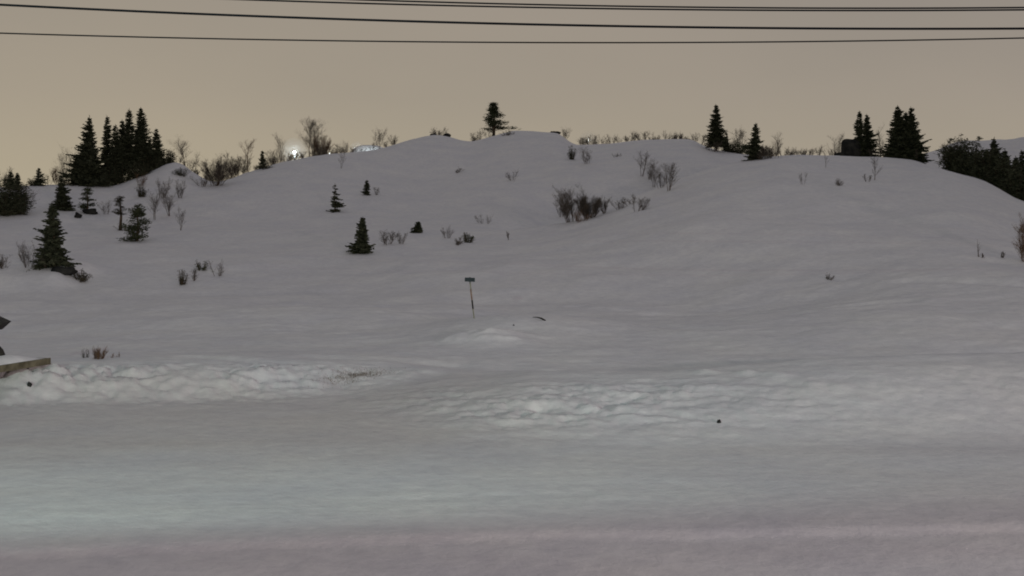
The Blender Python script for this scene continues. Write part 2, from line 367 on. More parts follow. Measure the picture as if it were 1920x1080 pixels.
def shrub(name, loc, h, w, seed, mat='juniper', n=26, depth=.8):
    """low evergreen shrub: many short stems carrying needle tufts"""
    r = random.Random(seed); root = empty(name, loc); t = MB(); c = MB()
    for k in range(n):
        a = r.uniform(0, 6.28); q = math.sqrt(r.random()); x = math.cos(a)*q*w/2; y = math.sin(a)*q*w/2*depth
        hh = h*(1-.55*q*q)*r.uniform(.55, 1.08); b = Vector((x*.35, y*.35, -.08)); e = Vector((x, y, hh)); t.tube([Vector((0, 0, -.3)), b, e], [.02, .018, .006], 4)
        m = 5
        for j in range(m): tuft(c, b.lerp(e, (j+.6)/m), min(w, h)*.13*r.uniform(.8, 1.3), 12, r, 1.1, 1.0)
    fit_to(h, w, t, c); t.build('stem', M['bark'], root); c.build('foliage', M[mat], root); return root

def bare(name, loc, h, w, seed, mat='twig', stems=3, dens=1.0, shape='tree', thick=1.0, lean=0.0):
    """leafless birch or willow with fine twigs"""
    r = random.Random(seed); root = empty(name, loc); t = MB(); c = MB()
    def grow(p, d, L_, rad, lvl, mb):
        if lvl >= 3:
            q = p+(d+rdir(r)*.2).normalized()*L_; mb.blade(p, q, rad*2.5, rdir(r))
            if lvl == 3:
                for k in range(int(3*dens+r.random())):
                    sd = rdir(r); grow(p.lerp(q, r.uniform(.2, .9)), (d*.8+sd*.5).normalized(), L_*r.uniform(.4, .7), rad*.6, 4, mb)
            return
        n = 3; pts = [p]; dd = d.copy()
        for i in range(n):
            dd = (dd+rdir(r)*.15+Vector((0, 0, .08))).normalized(); pts.append(pts[-1]+dd*L_/n)
        mb.tube(pts, [rad, rad*.8, rad*.55, rad*.3], 3 if lvl else 6, False)
        m = int((11, 7, 5)[lvl]*dens+r.random())
        for k in range(m):
            s = r.uniform(.08 if shape == 'bush' else .2, 1); x = s*n; i = min(int(x), n-1); q = pts[i].lerp(pts[i+1], x-i); sd = rdir(r); sd.z = abs(sd.z)*.3
            grow(q, (dd*.8+sd*(.85+.25*lvl)).normalized(), L_*r.uniform(.3, .5)*(1.15-.4*s if lvl == 0 else 1), rad*.42, lvl+1, c)
    for k in range(stems):
        a = r.uniform(0, 6.28); sp = (w/h)*r.uniform(.05, .4 if shape == 'tree' else .9)*(0 if stems == 1 else 1)
        d = Vector((math.cos(a)*sp+lean, math.sin(a)*sp, 1)).normalized()
        o = Vector((math.cos(a)*w*.06, math.sin(a)*w*.06, -.1)) if shape == 'tree' else Vector((math.cos(a)*w*.25*r.random(), math.sin(a)*w*.25*r.random(), -.1))
        if stems > 1: t.tube([(0, 0, -.32), o+Vector((0, 0, .04))], .02+.004*h, 5)
        grow(o, d, h*r.uniform(.72, 1.0)*(1 if k else 1.02), (.008+.0062*h)*thick, 0, t)
    fit_to(h, w, t, c)
    t.build('trunk' if shape == 'tree' else 'stem', M['bark'] if mat != 'redtwig' else M[mat], root); c.build('twigs', M[mat], root); return root

GN = {
 'G': 'spruces of the dark grove on the left knoll', 'L': 'shrubs and trees on the left slope', 'R': 'bare trees and bushes along the ridge',
 'C': 'young trees on the open middle slope', 'B': 'bare bushes in the hollow', 'D': 'dark spruces behind the right slope', 'P': 'paired spruces on the right crest', 'U': 'undergrowth at the foot of the grove'}
SEED = [100]
def put(kind, u, vt, base, wpx, label, grp, **kw):
    x, Y, z = spot(u, base); h = max(.15, zz(vt, Y)-z); w = wpx/F*Y; SEED[0] += 1; sd = kw.pop('seed', SEED[0])
    name, cat, fn = {'spruce': ('spruce_tree', 'spruce tree', spruce), 'pine': ('pine_tree', 'pine tree', pine), 'shrub': ('juniper_bush', 'shrub', shrub),
                     'birch': ('bare_birch', 'bare tree', bare), 'bush': ('bare_bush', 'bare bush', bare)}[kind]
    if kind == 'bush': kw.setdefault('shape', 'bush'); kw.setdefault('stems', 7)
    o = fn(name, (x, Y, z-.02), h, w, sd, **kw); tag(o, label, cat, GN.get(grp)); return o

# --- the grove on the left knoll
put('spruce', 168, 222, 344, 70, 'widest dark spruce at the left end of the grove, standing a little apart', 'G', dens=1.5, bare=.0)
put('spruce', 143, 296, 346, 24, 'small spruce at the grove\'s left edge, beside the widest spruce', 'G', dens=1.2)
put('spruce', 201, 220, (139,), 38, 'narrow spire-topped spruce right of the gap beside the widest spruce', 'G', bare=.12, dens=1.4)
put('spruce', 216, 236, (137,), 34, 'shorter spruce between the two spires near the middle of the grove', 'G', bare=.2, dens=1.3)
put('spruce', 229, 227, (140,), 34, 'thin-topped spruce in the middle of the grove, left of the tall twin spires', 'G', bare=.22, dens=1.3)
put('spruce', 242, 209, (139,), 40, 'second-tallest spruce of the grove, left neighbour of the tallest', 'G', bare=.2, dens=1.4)
put('spruce', 264, 204, (140,), 56, 'tallest spruce of the grove with a ragged pointed top', 'G', bare=.18, dens=1.5, ragged=.4)
put('spruce', 280, 262, (141,), 30, 'short spruce filling in right of the tallest spruce of the grove', 'G', bare=.05, dens=1.3)
put('spruce', 293, 242, (142,), 38, 'separate spruce at the right end of the grove', 'G', bare=.02, dens=1.3)
put('shrub', 314, 279, (143,), 30, 'low dark shrub leaning out from the right end of the grove', 'U', mat='spruce')
for u, vt, vb, w, lab in ((178, 314, 346, 44, 'dark undergrowth below the widest spruce of the grove'), (205, 312, 344, 44, 'dark undergrowth under the narrow spire spruce'),
                          (232, 306, 338, 46, 'dark undergrowth below the trunks in mid grove'), (258, 300, 330, 44, 'dark undergrowth under the tallest spruce'),
                          (283, 292, 318, 40, 'dark undergrowth toward the right end of the grove'), (153, 320, 346, 30, 'dark undergrowth at the left foot of the grove')):
    put('shrub', u, vt, vb, w, lab, 'U', mat='spruce', n=34)
# --- far left
put('shrub', 8, 335, 404, 56, 'large dark bush cut by the left edge of the picture', 'L', mat='spruce', n=50)
put('shrub', 34, 342, 402, 44, 'dark bush next to the one at the left picture edge', 'L', mat='spruce', n=40)
put('spruce', 20, 322, (128,), 22, 'small spruce tip poking above the dark bushes at far left', 'L')
put('spruce', 33, 324, (128,), 18, 'smaller spruce tip right beside the far left spruce tip', 'L')
put('bush', 50, 342, 395, 40, 'leafless brown bush on the right side of the dark far left bushes', 'L', mat='twig', stems=9)
put('bush', 6, 312, (129,), 34, 'brownish bare bush on the skyline at the left picture edge', 'L', dens=1.2)
put('spruce', 73, 315, (131,), 22, 'little sparse spruce on the skyline left of the grove', 'L', ragged=.5)
put('shrub', 63, 330, (131,), 22, 'low bush left of the little skyline spruce', 'L', mat='spruce')
put('birch', 124, 270, (138,), 34, 'pale leafless birch rising left of the grove', 'L', stems=4)
put('bush', 107, 312, 338, 20, 'brown bare bush on the skyline above the lone slope spruce', 'L', mat='redtwig', dens=1.3)
put('spruce', 115, 334, 393, 36, 'dark young spruce on the slope left of the grove', 'L', dens=1.4)
put('pine', 163, 350, 400, 30, 'small green pine growing beside a dark stone below the grove', 'L', bare=.1, layers=5, full=2, mat='pine')
put('spruce', 102, 385, 499, 60, 'big dark spruce standing on the rocky snow knoll at left', 'L', dens=1.5, ragged=.5, lean=-.02)
put('shrub', 150, 503, 527, 36, 'dark juniper clump at the lower end of the knoll ledge', 'L', n=24)
put('shrub', 128, 499, 514, 26, 'thin strip of juniper on the knoll ledge between spruce and juniper clump', 'L', n=14)
put('bush', 52, 450, 502, 40, 'faint pale bare bush behind the knoll left of the big spruce', 'L', dens=1.1)
put('bush', 6, 472, 503, 30, 'pale bare bush on the knoll at the left picture edge', 'L')
put('bush', 95, 465, 502, 30, 'pale twiggy bush just left of the big knoll spruce trunk', 'L')
put('pine', 257, 381, 452, 50, 'layered green pine with a dark round foot on the left slope', 'L', bare=.02, layers=7, full=2)
put('pine', 225, 366, 432, 26, 'slim pine with bare lower stem left of the layered pine', 'L', bare=.45, layers=4, mat='juniper', full=2)
put('shrub', 236, 417, 433, 40, 'flat spreading juniper at the foot of the slim pine', 'L', n=16)
put('shrub', 265, 344, 369, 18, 'small dark upright shrub below the right part of the grove', 'L', mat='spruce', n=18)
put('bush', 264, 322, 350, 22, 'reddish bare bush between the grove and the small upright shrub', 'L', mat='redtwig')
put('shrub', 340, 313, 330, 30, 'low rounded dark green shrub right of the grove', 'L', mat='spruce', n=22)
put('birch', 290, 352, 412, 26, 'thin grey sapling right of the layered pine', 'L', stems=3)
put('birch', 318, 350, 405, 28, 'thin grey sapling below the low rounded green shrub', 'L', stems=4)
put('birch', 338, 385, 432, 20, 'short bare sapling lowest of the grey saplings', 'L', stems=3)
put('bush', 338, 335, 372, 22, 'sparse bare bush under the low rounded green shrub', 'L')
put('bush', 200, 372, 402, 26, 'faint bare bush between the small green pine and the slim pine', 'L', dens=.9)
put('bush', 302, 330, 372, 30, 'faint brown bush below the right end of the grove', 'L', dens=.9)
put('shrub', 341, 504, 535, 18, 'small brown juniper low on the left slope', 'L', n=14)
put('shrub', 377, 486, 508, 24, 'small two-tufted juniper up right of the small brown juniper', 'L', n=10, mat='pine')
put('bush', 364, 500, 528, 14, 'thin twigs between the two small junipers', 'L', stems=3)
put('bush', 410, 484, 518, 30, 'faint bare bush right of the two-tufted juniper', 'L', stems=4, dens=.8)
# --- ridge
put('birch', 349, 254, (146,), 34, 'thin leafless birch on the skyline right of the grove', 'R', stems=3)
put('birch', 364, 280, (146,), 18, 'short leafless birch leaning beside the thin skyline birch', 'R', stems=2, lean=.15)
put('bush', 407, 294, 348, 48, 'dense dark bare bush on the ridge dip right of the grove', 'R', stems=14, dens=1.4, thick=1.3)
put('bush', 378, 325, 350, 34, 'faint low bush left of the dense ridge dip bush', 'R', stems=6)
put('bush', 447, 286, (150,), 50, 'olive brown bare bush right of the dense ridge dip bush', 'R', stems=13, dens=1.3, thick=1.2)
put('birch', 467, 258, (150,), 28, 'bare birch with rusty stem rising from the olive brown bush', 'R', stems=1, mat='redtwig', thick=1.5)
put('spruce', 492, 283, 316, 18, 'tiny dark spruce on the ridge right of the rusty birch', 'R')
put('shrub', 498, 300, 317, 24, 'low dark bush at the foot of the tiny ridge spruce', 'R', mat='spruce', n=14)
put('bush', 515, 278, (155,), 34, 'grey bare bush right of the tiny ridge spruce', 'R', stems=8, dens=1.1)
put('birch', 528, 248, (157,), 24, 'tall faint birch left of the bright distant lamp', 'R', stems=2)
put('bush', 541, 288, (157,), 28, 'low bare bush just left of the bright distant lamp', 'R', stems=6)
put('birch', 584, 220, (161,), 40, 'tallest leafless birch on the ridge right of the bright lamp', 'R', stems=4, dens=1.25, thick=1.2)
put('bush', 604, 252, (161,), 34, 'brown bare bush at the right foot of the tallest ridge birch', 'R', stems=11, dens=1.3, mat='redtwig', thick=1.4)
put('shrub', 603, 284, (160,), 28, 'dark low shrub beneath the brown bare bush on the ridge', 'R', mat='juniper', n=14)
put('birch', 639, 262, 316, 18, 'small bare sapling on the slope just below the ridge glow', 'R', stems=2)
put('bush', 655, 270, (163,), 30, 'faint ridge bush in front of the glowing snow', 'R', stems=4, dens=.8)
put('birch', 711, 237, (167,), 26, 'lone leafless tree right of the glowing snow', 'R', stems=4, dens=1.2)
put('bush', 725, 262, (167,), 16, 'little bush right beside the lone ridge tree', 'R', stems=4)
put('bush', 822, 237, (177,), 30, 'rounded pale bush on the left summit hump', 'R', stems=9, dens=1.3)
put('bush', 886, 253, (177,), 14, 'small twiggy bush in the dip left of the summit pine', 'R', stems=6, thick=1.4)
put('bush', 907, 260, (177,), 16, 'low faint bush at the left foot of the summit pine', 'R', stems=5)
p_ = put('pine', 925, 192, (178,), 50, 'lone dark pine on the summit', 'R', bare=.2, layers=14, side=.3, full=1.7, mat='pine', taper=1.15, tw=.08)
put('shrub', 950, 243, 254, 26, 'low spreading shrub right of the lone summit pine', 'R', n=14)
put('shrub', 1072, 272, 299, 15, 'dark blue-grey upright juniper below the summit rock', 'C', mat='spruce', n=22)
put('bush', 1101, 272, 307, 24, 'faint bare bush right of the upright dark juniper', 'C', stems=5)
put('shrub', 1156, 286, 294, 18, 'flat dark juniper tuft on the slope behind the hollow', 'C', n=8)
put('bush', 1118, 250, (181,), 14, 'small bush right of the faint skyline light', 'R', stems=4)
for u, vt, w, lab in ((1177, 252, 20, 'round bush leftmost of the row on the flat ridge'), (1228, 254, 20, 'second bush of the row on the flat ridge'),
                      (1262, 251, 14, 'third bush of the row on the flat ridge'), (1280, 250, 13, 'fourth bush of the row on the flat ridge, one of a close pair'),
                      (1292, 254, 14, 'fifth bush of the row on the flat ridge, right of the close pair')):
    put('bush', u, vt, (175,), w, lab, 'R', stems=7, dens=1.2, thick=1.5)
put('birch', 1315, 250, (166,), 14, 'thin sapling left of the ridge spruce', 'R', stems=2)
put('spruce', 1343, 198, 283, 36, 'tall pointed spruce on the ridge right of the flat ridge', 'R', dens=1.5, bare=.15)
put('bush', 1338, 262, 284, 30, 'brown twigs round the foot of the tall pointed ridge spruce', 'R', stems=7)
put('spruce', 1362, 248, (162,), 18, 'short bushy spruce at the right side of the tall pointed spruce', 'R')
put('birch', 1388, 235, (158,), 28, 'bare tree between the two ridge spruces', 'R', stems=3, dens=1.2, thick=1.4)
put('shrub', 1378, 262, 284, 48, 'broad dark low mound of juniper between the two ridge spruces', 'R', mat='spruce', n=50)
put('spruce', 1417, 232, 299, 38, 'narrow-topped spruce right of the broad juniper mound', 'R', dens=1.2, ragged=.6)
put('bush', 1418, 272, 300, 40, 'brown bare bush under the narrow-topped spruce', 'R', stems=10, dens=1.2)
put('bush', 1444, 270, 297, 34, 'bare bush right of the narrow-topped spruce', 'R', stems=10, dens=1.3, thick=1.3)
put('birch', 1460, 246, 295, 22, 'thin bare sapling at the right end of the ridge bushes', 'R', stems=2, thick=1.2)
put('bush', 1484, 278, (118,), 24, 'low twigs on the crest right of the thin bare sapling', 'R', stems=6)
put('bush', 1535, 270, (119,), 14, 'small faint bush alone on the right crest', 'P', stems=5)
put('birch', 1549, 275, 314, 14, 'single bare sapling on the slope left of the boulder', 'P', stems=1)
put('birch', 1568, 248, (124,), 34, 'faint bare tree behind the left side of the boulder', 'P', stems=4, dens=1.1)
put('spruce', 1612, 210, (121,), 28, 'left spruce of the slim pair beside the boulder', 'P', dens=1.4)
put('spruce', 1625, 216, (121.5,), 36, 'right spruce of the slim pair beside the boulder', 'P', dens=1.4, ragged=.5)
put('birch', 1652, 228, (123,), 22, 'faint bare tree in the gap between the crest spruces', 'P', stems=2)
put('bush', 1645, 272, (120,), 30, 'low bare bush in the gap between the crest spruces', 'P', stems=7)
put('spruce', 1683, 201, (118.5,), 58, 'left spire of the big dense spruce clump on the right crest', 'P', dens=1.6, bare=0)
put('spruce', 1698, 212, (118.8,), 46, 'middle lower spire of the big dense spruce clump', 'P', dens=1.5, bare=0)
put('spruce', 1708, 203, (118,), 56, 'right spire of the big dense spruce clump on the right crest', 'P', dens=1.6, bare=0, ragged=.6)
put('birch', 1641, 290, 338, 20, 'bare sapling on the snow in front of the gap between crest spruces', 'P', stems=1, thick=1.5)
put('birch', 1720, 278, (112,), 8, 'single thin stem right of the big spruce clump', 'P', stems=1)
put('bush', 1625, 325, 341, 18, 'faint twigs left of the sapling in front of the gap', 'P', stems=4)
put('bush', 1505, 322, 346, 16, 'faint twigs on the upper right slope, left ones', 'P', stems=3)
put('bush', 1580, 332, 350, 20, 'faint twigs low between the two slope saplings', 'P', stems=3)
FR = random.Random(77)
for us, lab in (((90, 118, 132, 336, 356, 372, 392, 428, 488, 512, 548, 560, 590, 608, 634, 386, 420, 436, 460, 480, 505, 520, 536, 566, 574, 596, 614, 626, 646, 664, 680, 699, 737), 'faint low twigs in the thin fringe along the left half of the ridge'),
                ((895, 916, 1060, 1090, 1108, 1127, 1146, 1163, 1190, 1205, 1216, 1243, 1252, 1272, 1303, 1325), 'faint low twigs in the thin fringe along the flat middle ridge'),
                ((1372, 1396, 1432, 1452, 1470, 1492, 1502, 1515, 1560, 1660), 'faint low twigs in the thin fringe along the right crest')):
    for u in us:
        Yc = float(np.interp(u, us7, ys7)) if u < 1440 else 119.0
        x, _, _ = spot(u, (Yc,)); vv = HV-(h1(x, Yc)-CH)/Yc*F
        put('bush', u, vv-FR.uniform(10, 24), (Yc,), FR.uniform(16, 34), lab, None, stems=FR.randint(4, 8), dens=.9, thick=FR.uniform(1.0, 1.5))['group'] = 'twig fringe: '+lab[6:]
# --- right edge mass
put('birch', 1785, 260, (116,), 38, 'bluish dark bare tree at the left end of the right spruce mass', 'D', stems=7, dens=1.5, thick=1.4)
for u, vt, Y, w, lab in ((1802, 300, 112, 30, 'low spruce at the left end of the right spruce mass'), (1830, 288, 113, 40, 'spruce with a blunt top in the left half of the right mass'),
                         (1850, 282, 116, 56, 'spruce just left of the tallest in the right mass'), (1863, 262, 114, 62, 'tallest spruce of the dark mass at the right edge'),
                         (1884, 284, 111, 60, 'broad spruce right of the tallest in the right mass'), (1905, 296, 108, 60, 'lower spruce in the dark mass near the picture edge'),
                         (1917, 284, 112, 44, 'spruce cut by the right picture edge'), (1935, 300, 108, 50, 'spruce just beyond the right picture edge'), (1816, 310, 109, 34, 'small spruce low on the crest in the right mass')):
    put('spruce', u, vt, (Y,), w+10, lab, 'D', dens=1.6, bare=0)
for u, Y, w, lab in ((1795, 110, 34, 'dark scrub along the crest under the bluish bare tree'), (1825, 107.5, 42, 'dark scrub along the crest under the blunt-topped spruce'), (1855, 105.5, 46, 'dark scrub along the crest under the tallest right spruce'),
                     (1885, 103.5, 48, 'dark scrub along the crest under the broad right spruce'), (1913, 101, 48, 'dark scrub along the crest at the right picture edge')):
    x, _, _ = spot(u, (Y,)); vv = HV-(h1(x, Y)-CH)/Y*F
    put('shrub', u, vv-74, (Y,), w+18, lab, 'D', mat='spruce', n=70)
put('pine', 1835, 255, (419,), 12, 'tiny tree on the far pale hill', None, layers=4)
# --- open middle slope
put('spruce', 628, 345, 397, 28, 'thin sparse young spruce on the middle slope', 'C', ragged=.6, dens=.75)
put('spruce', 688, 338, 366, 15, 'tiny spruce highest on the middle slope', 'C')
put('bush', 706, 350, 366, 12, 'faint twigs right of the tiny highest spruce', 'C', stems=3)
put('spruce', 680, 408, 475, 38, 'dark bushy young spruce in the middle of the slope', 'C', dens=1.5, ragged=.5)
put('bush', 727, 430, 459, 32, 'pale bare bush right of the dark bushy spruce', 'C', stems=8)
put('bush', 752, 432, 458, 20, 'smaller pale bush between the pale bush and the little round spruce', 'C', stems=5)
put('spruce', 784, 415, 436, 20, 'little squat spruce right of the dark bushy spruce', 'C', dens=1.3)
put('bush', 840, 421, 447, 24, 'faint bare bush right of the little squat spruce', 'C', stems=5)
put('bush', 858, 444, 459, 18, 'low twigs leaning toward the round juniper', 'C', stems=5, thick=1.3)
put('shrub', 876, 435, 455, 20, 'small round juniper on the middle slope', 'C', mat='pine', n=16)
put('birch', 953, 432, 450, 6, 'thin lone stub poking from the snow right of the round juniper', 'C', stems=1, thick=3)
put('bush', 962, 316, 338, 24, 'faint brown twigs below the summit pine', 'C', stems=5)
put('bush', 851, 312, 324, 18, 'faint twigs high below the left summit hump', 'C', stems=4)
put('bush', 911, 400, 420, 34, 'faint pale bush above the thin lone stub', 'C', stems=5, dens=.8)
# --- hollow
put('bush', 1072, 346, 416, 56, 'tall spreading bare bush at the left end of the hollow', 'B', stems=11, dens=1.2, thick=1.3)
put('bush', 1106, 366, 410, 44, 'dark dense bare bush in the hollow, right of the tall spreading one', 'B', stems=14, dens=1.5, thick=1.6)
put('bush', 1131, 366, 401, 24, 'narrow bare bush at the right end of the dark dense one', 'B', stems=7, thick=1.4)
put('bush', 1090, 392, 416, 34, 'reddish low twigs at the foot of the hollow bushes', 'B', mat='redtwig', stems=8)
put('bush', 1196, 362, 396, 34, 'open bare bush on the edge of the hollow', 'B', stems=6, thick=1.2)
put('birch', 1203, 280, 332, 30, 'faint bare sapling highest in the hollow', 'B', stems=3)
put('birch', 1226, 308, 352, 26, 'bare sapling in the middle of the hollow group', 'B', stems=4)
put('birch', 1254, 303, 358, 34, 'bare sapling with a dark stem at the right of the hollow group', 'B', stems=4, thick=1.4)
put('bush', 1180, 366, 384, 30, 'faint twigs between the narrow and the open bare bush', 'B', stems=4)
put('bush', 1240, 318, 352, 26, 'tangled faint bush between the two right saplings of the hollow', 'B', stems=6)
put('bush', 1214, 296, 338, 22, 'faint leaning twigs below the highest sapling of the hollow', 'B', stems=4, lean=.3)
put('bush', 1164, 374, 392, 30, 'low faint twigs left of the open bare bush in the hollow', 'B', stems=5)
put('bush', 1052, 372, 408, 24, 'thin twigs at the far left of the hollow bushes', 'B', stems=5)
# --- right slope
put('bush', 1918, 398, 490, 34, 'reddish bare shrub at the right picture edge', None, mat='redtwig', stems=6, thick=1.3)
put('bush', 1834, 445, 482, 9, 'thin upright twigs on the right slope', None, stems=2, dens=.5, thick=2)
put('bush', 1844, 473, 483, 6, 'tiny twig tuft right of the thin upright twigs', None, stems=3, thick=2)
put('bush', 1879, 470, 484, 7, 'tiny twig tuft between upright twigs and the edge shrub', None, stems=3, thick=2)
put('bush', 1554, 510, 526, 16, 'small faint twig tuft alone on the lower right slope', None, stems=5)
# --- near twigs by the left bank
put('bush', 186, 648, 674, 26, 'brown twig tuft on top of the ploughed bank at left', None, mat='redtwig', stems=8, dens=1.3, thick=.8)
put('bush', 160, 651, 671, 14, 'thinner twig tuft left of the brown tuft on the bank', None, stems=4, thick=.7)
put('bush', 207, 659, 671, 18, 'flat twigs right of the brown tuft on the bank', None, stems=3, mat='redtwig', thick=.8, lean=.8)

# dry grass patch where the bank runs out
def grass_patch():
    r = random.Random(5); g = MB()
    for k in range(900):
        u = r.gauss(664, 30); Y = r.gauss(34.6, .35)+(u-668)*.012; x = (u-CX)/F*Y; z = h1(x, Y) if k % 3 == 0 else grass_patch.z; grass_patch.z = z
        p = Vector((x, Y, z-.01)); g.blade(p, p+Vector((r.uniform(-.08, .08), r.uniform(-.05, .05), r.uniform(.03, .11))), .007, Vector((0, 1, 0)))
    o = g.build('dry_grass', M['grass']); tag(o, 'thin dry grass poking through snow where the left bank ends', 'grass', kind='stuff')
grass_patch.z = 0; grass_patch()

# ------------------------------------------------------------------ rocks
def rock(u, base, wpx, hpx, label, boxy=1.0, depth=.8, seed=1, name='rock', sink=.25):
    x, Y, z = spot(u, base); w = wpx/F*Y; h = hpx/F*Y; r = random.Random(seed)
    bm_v = []; fs = []; nu, nv = 20, 12
    offs = [rdir(r)*r.uniform(1, 4) for _ in range(4)]
    for j in range(nv+1):
        for i in range(nu):
            a = 2*math.pi*i/nu; b = math.pi*j/nv-math.pi/2; e = .62 if boxy > 1 else .85
            pw = lambda t: math.copysign(abs(t)**e, t)
            d = Vector((pw(math.cos(b))*pw(math.cos(a)), pw(math.cos(b))*pw(math.sin(a)), pw(math.sin(b))))
            k = 1+sum(.11*math.sin(o.dot(d)*2+n_) for n_, o in enumerate(offs))*(.35 if boxy > 1 else 1)
            bm_v.append((d.x*w/2*k, d.y*w/2*depth*k, (d.z*.5+.5-sink)*h/(1-sink)*k))
    for j in range(nv):
        for i in range(nu): fs.append((j*nu+i, j*nu+(i+1) % nu, (j+1)*nu+(i+1) % nu, (j+1)*nu+i))
    m = MB(); m.add(bm_v, fs); o = m.build(name, M['rock'], None, True); o.location = (x, Y, z-.02); tag(o, label, 'rock'); return o
rock(1597, (121,), 36, 33, 'dark squarish boulder on the right crest beside the slim spruce pair', 2, .8, 3, 'boulder', .12)
rock(1573, (119.5,), 22, 7, 'flat dark stone left of the squarish boulder', 1, .7, 4)
rock(1040, (180.5,), 19, 5, 'dark rock edge bare of snow on the main summit', 1, .6, 5, 'rock', .3)
rock(812, (174.5,), 12, 4, 'thin dark stone left of the pale bush on the left summit hump', 1, .6, 6)
rock(838, (174.5,), 16, 5, 'thin dark stone right of the pale bush on the left summit hump', 1, .6, 7)
rock(170, 401, 26, 10, 'dark blue-grey stone at the foot of the small green pine', 1, .7, 8)
rock(147, 409, 13, 10, 'small dark stone below and left of the pine stone', 1, .8, 9)
rock(1348, 797, 7, 7, 'small black stone lying on the lit snow of the right mound', 1, .9, 10, 'stone', .3)
rock(55, 727, 8, 7, 'small dark stone stuck in the ploughed left bank', 1, .9, 11, 'stone', .3)
rock(963, 612, 3, 3, 'tiny dark stone on the heap near the marker pole', 1, .9, 12, 'stone', .3)
rock(118, 512, 46, 12, 'dark rock ledge below the big spruce on the knoll', 1, .3, 13, 'rock', .3)

# ------------------------------------------------------------------ marker pole with small panel, and a stick
x, Y, z = hit(889, 597); px = Y/F
po = empty('marker_pole', (x, Y, z)); tag(po, 'thin leaning marker pole with a small dark panel on top, in the snow', 'marker pole')
top = Vector((-8*px, 0, zz(529, Y)-z)); bt = Vector((0, 0, -.3)); L0 = lambda t: Vector((0, 0, 0)).lerp(top, t)
m = MB(); m.tube([bt, L0(0), L0(.24), top+Vector((0, 0, .08))], .026, 8); m.build('pole', M['pole'], po, True)
m = MB(); m.tube([L0(.26), L0(.50)], .032, 8); m.build('dark_band', M['darkwood'], po, True)
m = MB(); m.tube([L0(.51), L0(.80)], .030, 8); m.build('faded_red_band', M['redband'], po, True)
m = MB(); m.box(top+Vector((0, -.045, .10)), (19*px, .03, 7.5*px), Matrix.Rotation(R(2), 3, 'Y')); m.box(top+Vector((0, -.018, .10)), (.06, .02, 9*px)); m.build('sign_panel', M['panel'], po)
x, Y, z = hit(1010, 600); px = Y/F; st = MB()
st.tube([(x-11*px, Y, z+.10), (x-3*px, Y-.05, z+.10), (x+5*px, Y-.1, z+.06), (x+13*px, Y-.15, z-.03)], [.012, .02, .035, .03], 7)
o = st.build('stick', M['darkwood'], None, True); tag(o, 'dark bent stick lying on the snow heap right of the marker pole', 'stick')

# ------------------------------------------------------------------ snow-topped plank platform and bird table at the left edge
a = Vector(((0-CX)/F*31.05, 31.05, 0)); b = Vector(((91-CX)/F*32.8, 32.8, 0)); d = (b-a).normalized(); nrm = Vector((-d.y, d.x, 0)); ang = math.atan2(d.y, d.x)
gz = h1(b.x, b.y); pl = empty('plank_platform', (b.x, b.y, gz), ang); ztop = zz(671, 32.8)-gz
tag(pl, 'low wooden plank platform with snow on it, sticking in from the left edge', 'platform')
m = MB(); Lp = 2.7
for k in range(9): m.box((-Lp/2, .1+.2*k, ztop-.03), (Lp-.03*(k % 3), .185, .05))
m.build('decking', M['wood'], pl)
m = MB(); m.box((-Lp/2, -.03, ztop-.085), (Lp+.05, .045, .17)); m.build('fascia_board', M['wood'], pl)
m = MB(); m.box((.03, .9, ztop-.1), (.045, 1.75, .15)); m.build('end_board', M['wood'], pl)
for xx in (-.6, -2.4):
    for yy in (.25, 1.6):
        m = MB(); m.box((xx, yy, ztop/2-.45), (.12, .12, ztop+.6)); m.build('support_post', M['darkwood'], pl)
def snow_cap(parent):
    r = np.random.RandomState(2); m = MB(); nx, ny = 60, 16; vs = []; fs = []
    for j in range(ny+1):
        for i in range(nx+1):
            x_ = -Lp+.05+(Lp-.15)*i/nx; y_ = .03+1.72*j/ny; e = min(i, nx-i, 4)/4*min(j, ny-j, 3)/3
            vs.append((x_, y_, ztop-.002+(.02+.13*max(0, math.sin(min(1.0, (i/nx-.2)*1.25 if i > nx*.2 else .25)*math.pi))+.05*float(vnoise(np.array(x_*2.), np.array(y_*2.))))*e**.6))
    for j in range(ny):
        for i in range(nx): q = j*(nx+1)+i; fs.append((q, q+1, q+nx+2, q+nx+1))
    m.add(vs, fs); return m.build('snow_cover', M['snow'], parent, True)
snow_cap(pl)
bx, by = (-13-CX)/F*31.9, 31.9
bt_ = empty('bird_table', (bx, by, gz+ztop)); tag(bt_, 'dark peaked-roof stand with rounded foot on the platform, mostly cut by the left edge', 'bird table')
k_ = 31.9/F
m = MB(); rs = [0, 19, 21.5, 21, 18, 13, 6, 0]; hs = [0, 0, 6, 14, 22, 28, 31, 32]; n = 20
m.add([(rs[j]*k_*math.cos(2*math.pi*i/n), rs[j]*k_*math.sin(2*math.pi*i/n), hs[j]*k_) for j in range(8) for i in range(n)], [(j*n+i, j*n+(i+1) % n, (j+1)*n+(i+1) % n, (j+1)*n+i) for j in range(7) for i in range(n)])
m.build('rounded_foot', M['darkwood'], bt_, True)
m = MB(); m.tube([(0, 0, 28*k_), (0, 0, 72*k_)], .045, 10); m.build('post', M['darkwood'], bt_, True)
m = MB(); w = 26*k_
